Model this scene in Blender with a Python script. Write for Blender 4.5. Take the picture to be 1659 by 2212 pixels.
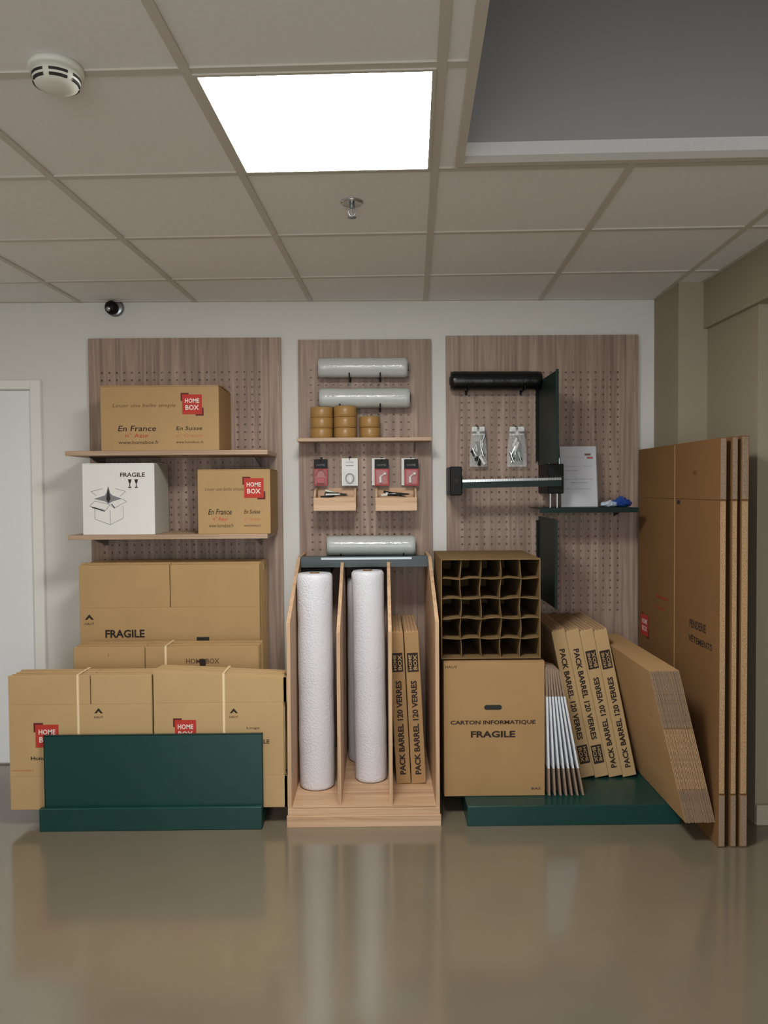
import bpy, bmesh, math, random
from mathutils import Vector, Matrix
random.seed(7)
for o in list(bpy.data.objects): bpy.data.objects.remove(o)
S = bpy.context.scene
COL = S.collection
# ------------------------------------------------------------------ camera (measured from the ceiling grid, 0.6 m tiles)
W, H = 1659, 2212
D, FPX, YAW, PIT, ROLL, CX = 4.1156, 1686.4, -.0078, .0292, .0072, 3.69
ZC = 1.44
ZCEIL = ZC + .9875
c_, s_ = math.cos(YAW), math.sin(YAW)
RV = Vector((c_, s_, 0)); FV = Vector((-s_*math.cos(PIT), c_*math.cos(PIT), -math.sin(PIT))); UV = RV.cross(FV)
cr, sr = math.cos(ROLL), math.sin(ROLL)
R2 = RV*cr - UV*sr      # camera right / up in the world
U2 = RV*sr + UV*cr
cam = bpy.data.cameras.new('camera'); camo = bpy.data.objects.new('camera', cam); COL.objects.link(camo)
cam.sensor_fit = 'VERTICAL'; cam.sensor_height = 24.0; cam.lens = FPX/H*24.0; cam.shift_x = -CX/H
camo.matrix_world = Matrix(((R2.x, U2.x, -FV.x, 0), (R2.y, U2.y, -FV.y, -D), (R2.z, U2.z, -FV.z, ZC), (0, 0, 0, 1)))
cam.clip_start = .05; S.camera = camo
def A(px, py, y):
    """the point of the plane y = const that the photograph shows at this pixel"""
    a = (px - W/2 - CX)/FPX; b = -(py - H/2)/FPX
    d = R2*a + U2*b + FV
    t = (y + D)/d.y
    return Vector((d.x*t, y, ZC + d.z*t))
def AX(px, y, py=1400): return A(px, py, y).x
def AZ(py, y, px=800): return A(px, py, y).z
# ------------------------------------------------------------------ light set-up
S.view_settings.view_transform = 'Standard'; S.view_settings.look = 'None'; S.view_settings.gamma = 1
S.view_settings.use_curve_mapping = False
S.view_settings.exposure = 0.0
LED = 45.0            # radiance of the ceiling light panels
LED_REAR = 5.0
LED_WARM = 6.0
WIN = (-2.0, 1.5, .15, 2.25)   # added, unseen fill-light window in the wall behind the camera: x0, x1, z0, z1
al = bpy.data.lights.new('fill_daylight', 'AREA'); al.shape = 'RECTANGLE'; al.size = WIN[1]-WIN[0]; al.size_y = WIN[3]-WIN[2]
al.energy = 98; al.color = (.93, .97, 1)  # fill light at the added window, brightens ceiling and walls
alo = bpy.data.objects.new('fill_daylight', al); COL.objects.link(alo); alo.location = ((WIN[0]+WIN[1])/2, -7.45, (WIN[2]+WIN[3])/2); alo.rotation_euler = (math.radians(90), 0, 0)
w = bpy.data.worlds.new('world'); S.world = w; w.use_nodes = True
w.node_tree.nodes['Background'].inputs[0].default_value = (.5, .52, .55, 1)
w.node_tree.nodes['Background'].inputs[1].default_value = .1
# ------------------------------------------------------------------ materials
def srgb(r, g, b):
    f = lambda v: ((v/255+.055)/1.055)**2.4 if v > 10 else v/255/12.92
    return (f(r), f(g), f(b), 1)
def mat(name, col, rough=.6, metal=0, noise=0, nscale=8, bump=0, bscale=60, spec=.5, **kw):
    m = bpy.data.materials.new(name); m.use_nodes = True
    nt = m.node_tree; N = nt.nodes; L = nt.links; P = N['Principled BSDF']
    P.inputs['Base Color'].default_value = col; P.inputs['Roughness'].default_value = rough
    P.inputs['Metallic'].default_value = metal; P.inputs['Specular IOR Level'].default_value = spec
    for k, v in kw.items(): P.inputs[k].default_value = v
    tc = N.new('ShaderNodeTexCoord')
    if noise:
        n = N.new('ShaderNodeTexNoise'); n.inputs['Scale'].default_value = nscale; n.inputs['Detail'].default_value = 5
        L.new(tc.outputs['Object'], n.inputs['Vector'])
        r = N.new('ShaderNodeValToRGB')
        r.color_ramp.elements[0].position = .3; r.color_ramp.elements[1].position = .7
        r.color_ramp.elements[0].color = [v*(1-noise) for v in col[:3]]+[1]
        r.color_ramp.elements[1].color = [min(1, v*(1+noise)) for v in col[:3]]+[1]
        L.new(n.outputs['Fac'], r.inputs[0]); L.new(r.outputs[0], P.inputs['Base Color'])
    if bump:
        n2 = N.new('ShaderNodeTexNoise'); n2.inputs['Scale'].default_value = bscale; n2.inputs['Detail'].default_value = 3
        L.new(tc.outputs['Object'], n2.inputs['Vector'])
        b = N.new('ShaderNodeBump'); b.inputs['Strength'].default_value = bump; b.inputs['Distance'].default_value = .002
        L.new(n2.outputs['Fac'], b.inputs['Height']); L.new(b.outputs[0], P.inputs['Normal'])
    return m
def wood(name, cols, vec=(38, 38, 1.3), rough=.55):
    m = bpy.data.materials.new(name); m.use_nodes = True
    nt = m.node_tree; N = nt.nodes; L = nt.links; P = N['Principled BSDF']
    P.inputs['Roughness'].default_value = rough
    tc = N.new('ShaderNodeTexCoord'); mp = N.new('ShaderNodeMapping'); mp.inputs['Scale'].default_value = vec
    L.new(tc.outputs['Object'], mp.inputs['Vector'])
    n = N.new('ShaderNodeTexNoise'); n.inputs['Scale'].default_value = 1; n.inputs['Detail'].default_value = 7; n.inputs['Distortion'].default_value = .6
    n.inputs['Roughness'].default_value = .6
    L.new(mp.outputs[0], n.inputs['Vector'])
    r = N.new('ShaderNodeValToRGB'); cr_ = r.color_ramp
    cr_.elements[0].position = .28; cr_.elements[1].position = .72
    cr_.elements[0].color = cols[0]; cr_.elements[1].color = cols[2]
    e = cr_.elements.new(.5); e.color = cols[1]
    L.new(n.outputs['Fac'], r.inputs[0]); L.new(r.outputs[0], P.inputs['Base Color'])
    b = N.new('ShaderNodeBump'); b.inputs['Strength'].default_value = .15; b.inputs['Distance'].default_value = .001
    L.new(n.outputs['Fac'], b.inputs['Height']); L.new(b.outputs[0], P.inputs['Normal'])
    return m
def emis(name, col, s):
    m = bpy.data.materials.new(name); m.use_nodes = True
    P = m.node_tree.nodes['Principled BSDF']; P.inputs['Base Color'].default_value = (.8, .8, .8, 1)
    P.inputs['Emission Color'].default_value = col; P.inputs['Emission Strength'].default_value = s
    return m
def bubble(name, col, rough, scale=110, strength=.5, **kw):
    m = bpy.data.materials.new(name); m.use_nodes = True
    nt = m.node_tree; N = nt.nodes; L = nt.links; P = N['Principled BSDF']
    P.inputs['Base Color'].default_value = col; P.inputs['Roughness'].default_value = rough
    for k, v in kw.items(): P.inputs[k].default_value = v
    tc = N.new('ShaderNodeTexCoord'); v_ = N.new('ShaderNodeTexVoronoi'); v_.inputs['Scale'].default_value = scale
    L.new(tc.outputs['Object'], v_.inputs['Vector'])
    b = N.new('ShaderNodeBump'); b.inputs['Strength'].default_value = strength; b.inputs['Distance'].default_value = .003; b.invert = True
    L.new(v_.outputs['Distance'], b.inputs['Height']); L.new(b.outputs[0], P.inputs['Normal'])
    return m
M = {}
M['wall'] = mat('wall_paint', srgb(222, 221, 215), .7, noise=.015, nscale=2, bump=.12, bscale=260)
M['wallside'] = mat('wall_paint_shaded', srgb(160, 150, 128), .7, noise=.02, nscale=2, bump=.12, bscale=260)  # wall paint darkened to stand in for weaker light on the right
M['tile'] = mat('ceiling_tile', srgb(238, 235, 232), .9, noise=.02, nscale=60, bump=.15, bscale=400)
M['tbar'] = mat('ceiling_bar', srgb(204, 198, 186), .55)
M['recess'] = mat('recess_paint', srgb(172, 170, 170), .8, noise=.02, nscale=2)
M['floor'] = mat('floor_resin', srgb(122, 113, 96), .13, noise=.05, nscale=3, bump=.04, bscale=9, spec=1.0)
M['floor'].node_tree.nodes['Principled BSDF'].inputs['IOR'].default_value = 1.62
M['door'] = mat('door_leaf', srgb(238, 241, 244), .45)
M['frame'] = mat('door_frame', srgb(238, 238, 234), .4)
M['base'] = mat('baseboard', srgb(190, 181, 162), .5)
M['peg'] = wood('pegboard_wood', (srgb(122, 100, 88), srgb(156, 133, 118), srgb(190, 166, 148)))
M['shelfw'] = wood('shelf_wood', (srgb(160, 132, 108), srgb(186, 158, 132), srgb(206, 180, 154)), (1.3, 38, 38))
M['rackw'] = wood('rack_wood_upright', (srgb(176, 140, 108), srgb(200, 166, 132), srgb(216, 184, 150)), (38, 38, 1.5))
M['rackh'] = wood('rack_wood_level', (srgb(176, 136, 104), srgb(204, 168, 134), srgb(222, 190, 158)), (1.5, 38, 38))
M['card'] = mat('cardboard', srgb(182, 150, 106), .8, noise=.04, nscale=5, bump=.12, bscale=90, spec=.2)
M['card2'] = mat('cardboard_warm', srgb(172, 138, 96), .8, noise=.04, nscale=5, bump=.12, bscale=90, spec=.2)
M['cardd'] = mat('cardboard_shaded', srgb(128, 94, 58), .85, noise=.05, nscale=5, bump=.15, bscale=90, spec=.2)  # brown lowered below the board's own tone: shade on the large sheets
M['kraft'] = mat('kraft_board', srgb(122, 98, 64), .85, noise=.05, nscale=5, bump=.15, bscale=90, spec=.2)
M['cardp'] = mat('cardboard_pale', srgb(190, 160, 116), .8, noise=.04, nscale=5, bump=.12, bscale=90, spec=.2)
M['edge'] = mat('cardboard_edge', srgb(184, 150, 112), .9, noise=.35, nscale=220)
M['edgeg'] = mat('cardboard_edge_grey', srgb(150, 128, 108), .9, noise=.3, nscale=220)
M['whitecard'] = mat('white_cardboard', srgb(232, 232, 228), .6, noise=.01, nscale=5)
M['whiteside'] = mat('white_cardboard_shaded', srgb(196, 194, 184), .7)
M['silver'] = mat('pale_sheet_edge', srgb(226, 230, 236), .35)
M['ink'] = mat('black_ink', srgb(44, 30, 22), .8)
M['inkbrown'] = mat('brown_ink', srgb(104, 74, 50), .8)
M['inkred'] = mat('red_ink', srgb(186, 52, 40), .7)
M['inkorange'] = mat('orange_ink', srgb(190, 110, 66), .7)
M['inkdark'] = mat('maroon_ink', srgb(96, 24, 22), .7)
M['white'] = mat('white_print', srgb(240, 226, 216), .6)
M['grey'] = mat('grey_print', srgb(130, 130, 136), .7)
M['green'] = mat('green_metal', srgb(16, 62, 58), .32, noise=.04, nscale=3, spec=.5)
M['greend'] = mat('green_metal_dark', srgb(16, 38, 34), .45, spec=.3)
M['greyg'] = mat('grey_green_metal', srgb(54, 66, 66), .35, metal=.1)
M['bubble'] = bubble('bubble_wrap', srgb(224, 225, 232), .28, 120, .7)
M['film'] = bubble('clear_film', srgb(190, 194, 190), .16, 60, .25)
M['black'] = mat('black_plastic', srgb(14, 14, 15), .5, spec=.25)
M['blackfilm'] = mat('black_film', srgb(10, 10, 12), .28, bump=.5, bscale=60)
M['tape'] = mat('kraft_tape', srgb(166, 128, 74), .35, noise=.06, nscale=12)
M['taped'] = mat('tape_side', srgb(132, 98, 56), .5, noise=.1, nscale=60)
M['strap'] = mat('strap_plastic', srgb(238, 214, 172), .4)
M['chrome'] = mat('chrome', srgb(200, 204, 204), .22, metal=1)
M['steel'] = mat('steel', srgb(150, 155, 158), .3, metal=.9)
M['plaswhite'] = mat('white_plastic', srgb(226, 226, 214), .4)
M['slot'] = mat('dark_slot', srgb(40, 40, 38), .8)
M['redcard'] = mat('red_card', srgb(170, 36, 40), .45)
M['blue'] = mat('blue_plastic', srgb(40, 74, 150), .25)
M['pblue'] = mat('pale_blue_plastic', srgb(190, 205, 218), .25)
M['paper'] = mat('paper', srgb(214, 214, 222), .6)
M['bagclear'] = mat('bag_plastic', (.86, .9, .88, 1), .14, bump=1, bscale=45, Alpha=.30)
M['clear'] = mat('clear_plastic', (.9, .95, .93, 1), .08, Alpha=.08)
M['led'] = emis('led_diffuser', (1, .985, .955, 1), LED)
M['ledr'] = emis('led_diffuser_rear', (.96, .98, 1, 1), LED_REAR)
M['ledw'] = emis('led_diffuser_warm', (1, .76, .46, 1), LED_WARM)
# ------------------------------------------------------------------ mesh builder
_txt = {}
def text_geo(s, bold=0.0):
    k = (s, bold)
    if k in _txt: return _txt[k]
    cu = bpy.data.curves.new('t', 'FONT'); cu.body = s; cu.resolution_u = 2; cu.fill_mode = 'FRONT'; cu.offset = bold
    ob = bpy.data.objects.new('t', cu); COL.objects.link(ob)
    bpy.context.view_layer.update()
    me = bpy.data.meshes.new_from_object(ob.evaluated_get(bpy.context.evaluated_depsgraph_get()))
    vs = [v.co.copy() for v in me.vertices]; fs = [tuple(p.vertices) for p in me.polygons]
    bpy.data.objects.remove(ob); bpy.data.meshes.remove(me); bpy.data.curves.remove(cu)
    x0 = min(v.x for v in vs); x1 = max(v.x for v in vs); y0 = min(v.y for v in vs); y1 = max(v.y for v in vs)
    vs = [((v.x-x0)/(x1-x0)-.5, (v.y-y0)/(y1-y0)-.5) for v in vs]
    _txt[k] = (vs, fs, (x1-x0)/(y1-y0)); return _txt[k]
class MB:
    def __init__(self, mats, Mx=None):
        self.bm = bmesh.new(); self.mats = [M[m] if isinstance(m, str) else m for m in (mats if isinstance(mats, (list, tuple)) else [mats])]
        self.M = Mx or Matrix(); self.keys = list(mats) if isinstance(mats, (list, tuple)) else [mats]
    def mi(self, m):
        if isinstance(m, int): return m
        if m not in self.keys: self.keys.append(m); self.mats.append(M[m])
        return self.keys.index(m)
    def add(self, vs, fs, m=0, smooth=False):
        m = self.mi(m)
        bv = [self.bm.verts.new(self.M @ Vector(v)) for v in vs]
        out = []
        for f in fs:
            try: F = self.bm.faces.new([bv[i] for i in f])
            except ValueError: continue
            F.material_index = m; F.smooth = smooth; out.append(F)
        return out
    def box(self, x0, x1, y0, y1, z0, z1, m=0, bev=0):
        vs = [(x, y, z) for x in (x0, x1) for y in (y0, y1) for z in (z0, z1)]
        fs = self.add(vs, [(0, 1, 3, 2), (4, 6, 7, 5), (0, 4, 5, 1), (2, 3, 7, 6), (0, 2, 6, 4), (1, 5, 7, 3)], m)
        if bev:
            es = set(e for f in fs for e in f.edges)
            r = bmesh.ops.bevel(self.bm, geom=list(es), offset=bev, segments=1, affect='EDGES', profile=.5)
            for f in r['faces']: f.material_index = self.mi(m)
        return self
    def prism(self, pts, axis, a, b, m=0):
        """polygon pts in the two other axes (in x,y,z order) swept along axis from a to b"""
        def mk(p, t):
            return {'x': (t, p[0], p[1]), 'y': (p[0], t, p[1]), 'z': (p[0], p[1], t)}[axis]
        n = len(pts); vs = [mk(p, a) for p in pts]+[mk(p, b) for p in pts]
        fs = [tuple(range(n)), tuple(range(2*n-1, n-1, -1))]+[(i, (i+1) % n, n+(i+1) % n, n+i) for i in range(n)]
        self.add(vs, fs, m); return self
    def cyl(self, p0, p1, r, seg=20, m=0, r2=None, caps=True, mc=None, smooth=True, inner=0):
        p0, p1 = Vector(p0), Vector(p1); ax = (p1-p0).normalized(); r2 = r if r2 is None else r2
        t = Vector((0, 0, 1)) if abs(ax.z) < .9 else Vector((1, 0, 0))
        u = ax.cross(t).normalized(); v = ax.cross(u)
        ring = lambda p, q: [p+(u*math.cos(2*math.pi*i/seg)+v*math.sin(2*math.pi*i/seg))*q for i in range(seg)]
        vs = ring(p0, r)+ring(p1, r2)
        self.add(vs, [(i, (i+1) % seg, seg+(i+1) % seg, seg+i) for i in range(seg)], m, smooth)
        mc = m if mc is None else mc
        if caps and not inner:
            self.add(ring(p0, r), [tuple(range(seg))[::-1]], mc); self.add(ring(p1, r2), [tuple(range(seg))], mc)
        if inner:
            for p, q in ((p0, r), (p1, r2)):
                self.add(ring(p, q)+ring(p, inner), [(i, (i+1) % seg, seg+(i+1) % seg, seg+i) for i in range(seg)], mc)
            self.add(ring(p0, inner)+ring(p1, inner), [(i, (i+1) % seg, seg+(i+1) % seg, seg+i) for i in range(seg)], mc, smooth)
        return self
    def lathe(self, prof, c, seg=24, m=0, axis=Vector((0, 0, 1)), smooth=True):
        c = Vector(c); ax = Vector(axis).normalized(); t = Vector((0, 0, 1)) if abs(ax.z) < .9 else Vector((1, 0, 0))
        u = ax.cross(t).normalized(); v = ax.cross(u); vs = []
        for r, h in prof: vs += [c+ax*h+(u*math.cos(2*math.pi*i/seg)+v*math.sin(2*math.pi*i/seg))*max(r, 1e-4) for i in range(seg)]
        fs = [(k*seg+i, k*seg+(i+1) % seg, (k+1)*seg+(i+1) % seg, (k+1)*seg+i) for k in range(len(prof)-1) for i in range(seg)]
        fs += [tuple(range(seg))[::-1], tuple((len(prof)-1)*seg+i for i in range(seg))]
        self.add(vs, fs, m, smooth); return self
    def tube(self, pts, r, m=0, seg=8):
        for a, b in zip(pts[:-1], pts[1:]): self.cyl(a, b, r, seg, m)
        return self
    def text(self, s, c, width=None, height=None, m='ink', right=(1, 0, 0), up=(0, 0, 1), bold=.0, shear=0):
        vs, fs, asp = text_geo(s, bold)
        if width is None: width = height*asp
        if height is None: height = width/asp
        c, right, up = Vector(c), Vector(right).normalized(), Vector(up).normalized()
        self.add([c+right*((x+y*shear)*width if shear == 0 else x*width+y*shear*height)+up*(y*height) for x, y in vs], fs, m); return self
    def quad(self, c, w_, h_, m, right=(1, 0, 0), up=(0, 0, 1)):
        c, right, up = Vector(c), Vector(right).normalized(), Vector(up).normalized()
        self.add([c-right*w_/2-up*h_/2, c+right*w_/2-up*h_/2, c+right*w_/2+up*h_/2, c-right*w_/2+up*h_/2], [(0, 1, 2, 3)], m); return self
    def build(self, name, parent=None, origin=None, smooth_all=False, flip=False):
        bm = self.bm
        bmesh.ops.recalc_face_normals(bm, faces=bm.faces)
        if parent is None and origin is None:
            xs = [v.co for v in bm.verts]
            origin = Vector(((min(v.x for v in xs)+max(v.x for v in xs))/2, (min(v.y for v in xs)+max(v.y for v in xs))/2, min(v.z for v in xs)))
        if parent is not None: origin = wloc(parent)
        origin = Vector(origin)
        for v in bm.verts: v.co -= origin
        me = bpy.data.meshes.new(name); bm.to_mesh(me); bm.free()
        for m in self.mats: me.materials.append(m)
        o = bpy.data.objects.new(name, me); COL.objects.link(o)
        if parent is not None: o.parent = parent
        else: o.location = origin
        return o
def wloc(o):
    p = Vector((0, 0, 0))
    while o is not None: p += o.location; o = o.parent
    return p
def tag(o, label, cat, group=None, kind=None):
    o['label'] = label; o['category'] = cat
    if group: o['group'] = group
    if kind: o['kind'] = kind
    return o
def struct(o, label=None):
    o['kind'] = 'structure'
    if label: o['label'] = label
    return o
def thing(name, loc, label, cat, group=None):
    o = bpy.data.objects.new(name, None); COL.objects.link(o); o.location = loc; o.empty_display_size = .05
    return tag(o, label, cat, group)
def dup(o, loc, label=None):
    c = o.copy(); COL.objects.link(c); c.location = loc
    if label: c['label'] = label
    for ch in list(o.children):
        d = ch.copy(); COL.objects.link(d); d.parent = c
        for g in list(ch.children):
            e = g.copy(); COL.objects.link(e); e.parent = d
    return c
# ================================================================== THE ROOM
XL, XR, YF = -3.3, 1.57, -7.2         # left wall, right wall, wall behind the camera
XP = 2.7                              # end of the side passage on the right
YJ = -.84                             # jamb of the passage
ZB = A(1530, 710, -.34).z             # underside of the beam
struct(MB('floor').box(XL-.1, XP+.1, YF-.1, .1, -.1, 0).build('floor'))
struct(MB('wall').box(XL-.1, XR+.1, 0, .12, 0, ZCEIL+.08).build('wall_back'))
struct(MB('wall').box(XL-.12, XL, YF-.1, 0, 0, ZCEIL+.08).build('wall_left'))
fw = MB('wall'); fw.box(XL, WIN[0], YF-.12, YF, 0, ZCEIL+.08); fw.box(WIN[1], XP+.1, YF-.12, YF, 0, ZCEIL+.08)
fw.box(WIN[0], WIN[1], YF-.12, YF, 0, WIN[2]); fw.box(WIN[0], WIN[1], YF-.12, YF, WIN[3], ZCEIL+.08)
struct(fw.build('wall_front'))
fw = MB('frame')
for x in (WIN[0], (WIN[0]+WIN[1])/2-.03, WIN[1]-.06): fw.box(x, x+.06, YF-.09, YF-.03, WIN[2], WIN[3])
fw.box(WIN[0], WIN[1], YF-.088, YF-.032, WIN[2], WIN[2]+.06); fw.box(WIN[0], WIN[1], YF-.088, YF-.032, WIN[3]-.06, WIN[3])
struct(fw.build('fill_window_1'), 'added, unseen shop window behind the viewer that lets the daylight in')
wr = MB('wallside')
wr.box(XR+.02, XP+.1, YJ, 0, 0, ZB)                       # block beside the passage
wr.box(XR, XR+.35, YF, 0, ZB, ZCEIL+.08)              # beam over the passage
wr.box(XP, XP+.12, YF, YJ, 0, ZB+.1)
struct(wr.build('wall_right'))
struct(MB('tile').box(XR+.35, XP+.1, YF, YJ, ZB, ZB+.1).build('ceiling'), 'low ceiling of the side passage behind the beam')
# corner column
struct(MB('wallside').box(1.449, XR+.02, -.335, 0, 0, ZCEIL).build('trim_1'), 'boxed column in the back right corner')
# ---- suspended ceiling, its grid is turned 2.4 degrees against the back wall
GA, GX, GY = -.0419, -.3526, .4696
gc, gs = math.cos(GA), math.sin(GA)
def G(u, v, z=0): return Vector((gc*u-gs*v, gs*u+gc*v, ZCEIL+z))
RU0, RU1, RV0, RV1 = GX+.6+.085, 1.40, -3.45, -(GY+1.2+.062)      # recess in grid coordinates
t = MB('tile')
h = [G(RU0, RV0), G(RU1, RV0), G(RU1, RV1), G(RU0, RV1)]
o4 = [Vector((XL, YF, ZCEIL)), Vector((XR, YF, ZCEIL)), Vector((XR, 0, ZCEIL)), Vector((XL, 0, ZCEIL))]
ht = [p+Vector((0, 0, .05)) for p in h]; ot = [p+Vector((0, 0, .05)) for p in o4]
for i in range(4):
    j = (i+1) % 4
    t.add([o4[i], o4[j], h[j], h[i], ot[i], ot[j], ht[j], ht[i]], [(0, 1, 2, 3), (4, 7, 6, 5), (3, 2, 6, 7), (0, 4, 5, 1)])
struct(t.build('ceiling'), 'suspended ceiling of square mineral tiles')
# recess box
r = MB('recess'); HR = .75
def wallq(a, b, th):   # vertical slab between a and b going up
    n = Vector((b.y-a.y, a.x-b.x, 0)).normalized()*th
    up = Vector((0, 0, HR))
    r.add([a, b, b+n, a+n, a+up, b+up, b+n+up, a+n+up], [(0, 1, 2, 3), (4, 5, 6, 7), (0, 1, 5, 4), (3, 2, 6, 7), (0, 3, 7, 4), (1, 2, 6, 5)])
lift = Vector((0, 0, .05))
for i in range(4): wallq(h[i]+lift, h[(i+1) % 4]+lift, .03)
r.add([p+Vector((0, 0, HR)) for p in h]+[p+Vector((0, 0, HR+.03)) for p in h], [(0, 1, 2, 3), (4, 5, 6, 7), (0, 1, 5, 4), (1, 2, 6, 5), (2, 3, 7, 6), (3, 0, 4, 7)])
struct(r.build('trim_2'), 'tall painted lining of the ceiling recess')
# T bars
tb = MB('tbar')
def bar(u0, v0, u1, v1, wd=.024, z0=-.006, z1=.003):
    d = (Vector((u1, v1))-Vector((u0, v0))).normalized(); n = Vector((-d.y, d.x))*wd/2
    q = [(u0+n.x, v0+n.y), (u1+n.x, v1+n.y), (u1-n.x, v1-n.y), (u0-n.x, v0-n.y)]
    lo = [G(a, b, z0) for a, b in q]; hi = [G(a, b, z1) for a, b in q]
    tb.add(lo+hi, [(0, 1, 2, 3), (4, 7, 6, 5), (0, 4, 5, 1), (1, 5, 6, 2), (2, 6, 7, 3), (3, 7, 4, 0)])
def vend(u):  # v where the line u=const meets back wall and front wall
    return (0-gs*u)/gc-.001, (YF-gs*u)/gc
def urange(v): # u where v=const meets x=XL / XR
    return (XL+gs*v)/gc+.002, (XR+gs*v)/gc-.002
for i in range(-4, 6):
    u = GX+.6*(i-1); v1, v0 = vend(u)
    if G(u, -1).x > XR-.02 or G(u, -1).x < XL: continue
    # right end leaves the room near the front: keep inside
    if RU0 < u < RU1: bar(u, v1, u, RV1); bar(u, RV0, u, v0+.1)
    else:
        vv = v0+.1
        while G(u, vv).x > XR or G(u, vv).x < XL: vv += .1
        bar(u, vv, u, v1)
for j in range(1, 13):
    v = -(GY+.6*(j-1)); a, b = urange(v)
    if RV0 < v < RV1: bar(a, v, RU0, v, z0=-.005, z1=.002)
    else: bar(a, v, b, v, z0=-.005, z1=.002)
for a in ((RU0-.012, RV0, RU0-.012, RV1), (RU0-.024, RV1+.012, RU1+.02, RV1+.012), (RU1+.012, RV0, RU1+.012, RV1)): bar(*a, wd=.026, z0=-.012, z1=.01)
# wall angle
tb.box(XL, 1.449, -.022, 0, ZCEIL-.004, ZCEIL+.002); tb.box(XR-.02, XR, YF, -.335, ZCEIL-.004, ZCEIL+.002)
struct(tb.build('trim_3'), 'metal grid bars of the suspended ceiling')
struct(MB('base').box(XR+.021, XP, YJ-.014, YJ, 0, .088, bev=.003).build('baseboard_right'))
struct(MB('base').box(XL, -2.6, -.012, 0, 0, .08, bev=.003).build('baseboard_back'))
struct(MB('base').box(-1.735, 1.449, -.012, 0, 0, .07, bev=.003).build('baseboard_back'))
# ---- door
dr = struct(bpy.data.objects.new('door_1', None), 'white flush door at the left edge'); COL.objects.link(dr)
dx = AX(95, 0, 1000); dz = AZ(822, 0, 60)
dr.location = (dx-.45, 0, 0)
fx = dx-.055
m_ = MB('frame'); m_.box(fx, dx, -.03, 0, 0, dz, bev=.004); m_.box(dx-1.0, dx-.945, -.03, 0, 0, dz, bev=.004)
m_.box(dx-.945, fx, -.03, 0, dz-.05, dz, bev=.004); m_.build('door_frame', dr)
MB('door').box(dx-.94, fx-.004, -.012, 0, .008, dz-.053, bev=.002).build('door_panel', dr)
hb = MB('chrome'); hb.cyl((dx-.87, -.012, 1.02), (dx-.87, -.06, 1.02), .01, 12); hb.cyl((dx-.87, -.058, 1.02), (dx-.75, -.058, 1.02), .009, 12)
hb.build('door_handle', dr)
# ================================================================== CEILING FITTINGS
def light(ui, vj, m, label):
    u0 = GX+.6*ui; v0 = -(GY+.6*vj)
    th = thing('ceiling_light', G(u0+.3, v0-.3), label, 'ceiling light', 'square ceiling light panels')
    def slab(name, mm, ins, z0, z1, hole=None):
        b = MB(mm)
        def rect(i): return [(u0+i, v0-i), (u0+.6-i, v0-i), (u0+.6-i, v0-.6+i), (u0+i, v0-.6+i)]
        ou = rect(ins)
        if hole is None:
            b.add([G(*p, z0) for p in ou]+[G(*p, z1) for p in ou], [(0, 1, 2, 3), (4, 7, 6, 5), (0, 4, 5, 1), (1, 5, 6, 2), (2, 6, 7, 3), (3, 7, 4, 0)])
        else:
            inn = rect(hole)
            for i in range(4):
                j = (i+1) % 4
                q = [ou[i], ou[j], inn[j], inn[i]]
                b.add([G(*p, z0) for p in q]+[G(*p, z1) for p in q], [(0, 1, 2, 3), (4, 7, 6, 5), (0, 4, 5, 1), (1, 5, 6, 2), (2, 6, 7, 3), (3, 7, 4, 0)])
        return b.build(name, th)
    slab('frame', 'tbar', .012, -.009, -.0005, .022)
    slab('diffuser', m, .0222, -.006, -.001)
light(0, 2, 'led', 'bright square light panel in the ceiling')
light(0, 8, 'ledr', 'square light panel in the ceiling behind the viewer, right one')
light(-3, 8, 'ledr', 'square light panel in the ceiling behind the viewer, left one')
light(-4, 3, 'ledw', 'warm square light panel in the ceiling near the left wall')
# smoke detector
p = A(122, 172, 0); dz_ = p-camo.matrix_world.translation; k = (ZCEIL-.03-ZC)/dz_.z; sp = camo.matrix_world.translation+dz_*k
sd = thing('smoke_detector', (sp.x, sp.y, ZCEIL), 'round white smoke detector on the ceiling at the left', 'smoke detector')
c0 = (sp.x, sp.y, ZCEIL)
MB('plaswhite').lathe([(.0, 0), (.060, -.0), (.062, -.012), (.058, -.016), (0, -.016)], c0, 40).build('base', sd)
MB('plaswhite').lathe([(.052, -.016), (.053, -.034), (.047, -.046), (.030, -.052), (.0, -.054)], c0, 40).build('head', sd)
for k in range(6):
    for zz, rr in ((-.030, .0532), (-.041, .0507)):
        b = MB('slot'); a0 = k*math.pi/3+.1-1.6
        for q in range(6):
            a = a0+q*.13; a1 = a+.13
            P0 = [(sp.x+math.cos(x)*rr*kk, sp.y+math.sin(x)*rr*kk, ZCEIL+zz+dz2) for x in (a, a1) for dz2, kk in ((-.003, 1.012), (.003, 1.02))]
            P1 = [(sp.x+math.cos(x)*(rr-.006), sp.y+math.sin(x)*(rr-.006), ZCEIL+zz+dz2) for x in (a, a1) for dz2 in (-.003, .003)]
            b.add(P0+P1, [(0, 1, 3, 2), (4, 6, 7, 5), (0, 2, 6, 4), (1, 5, 7, 3)])
        b.build('vent_slot', sd)
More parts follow.
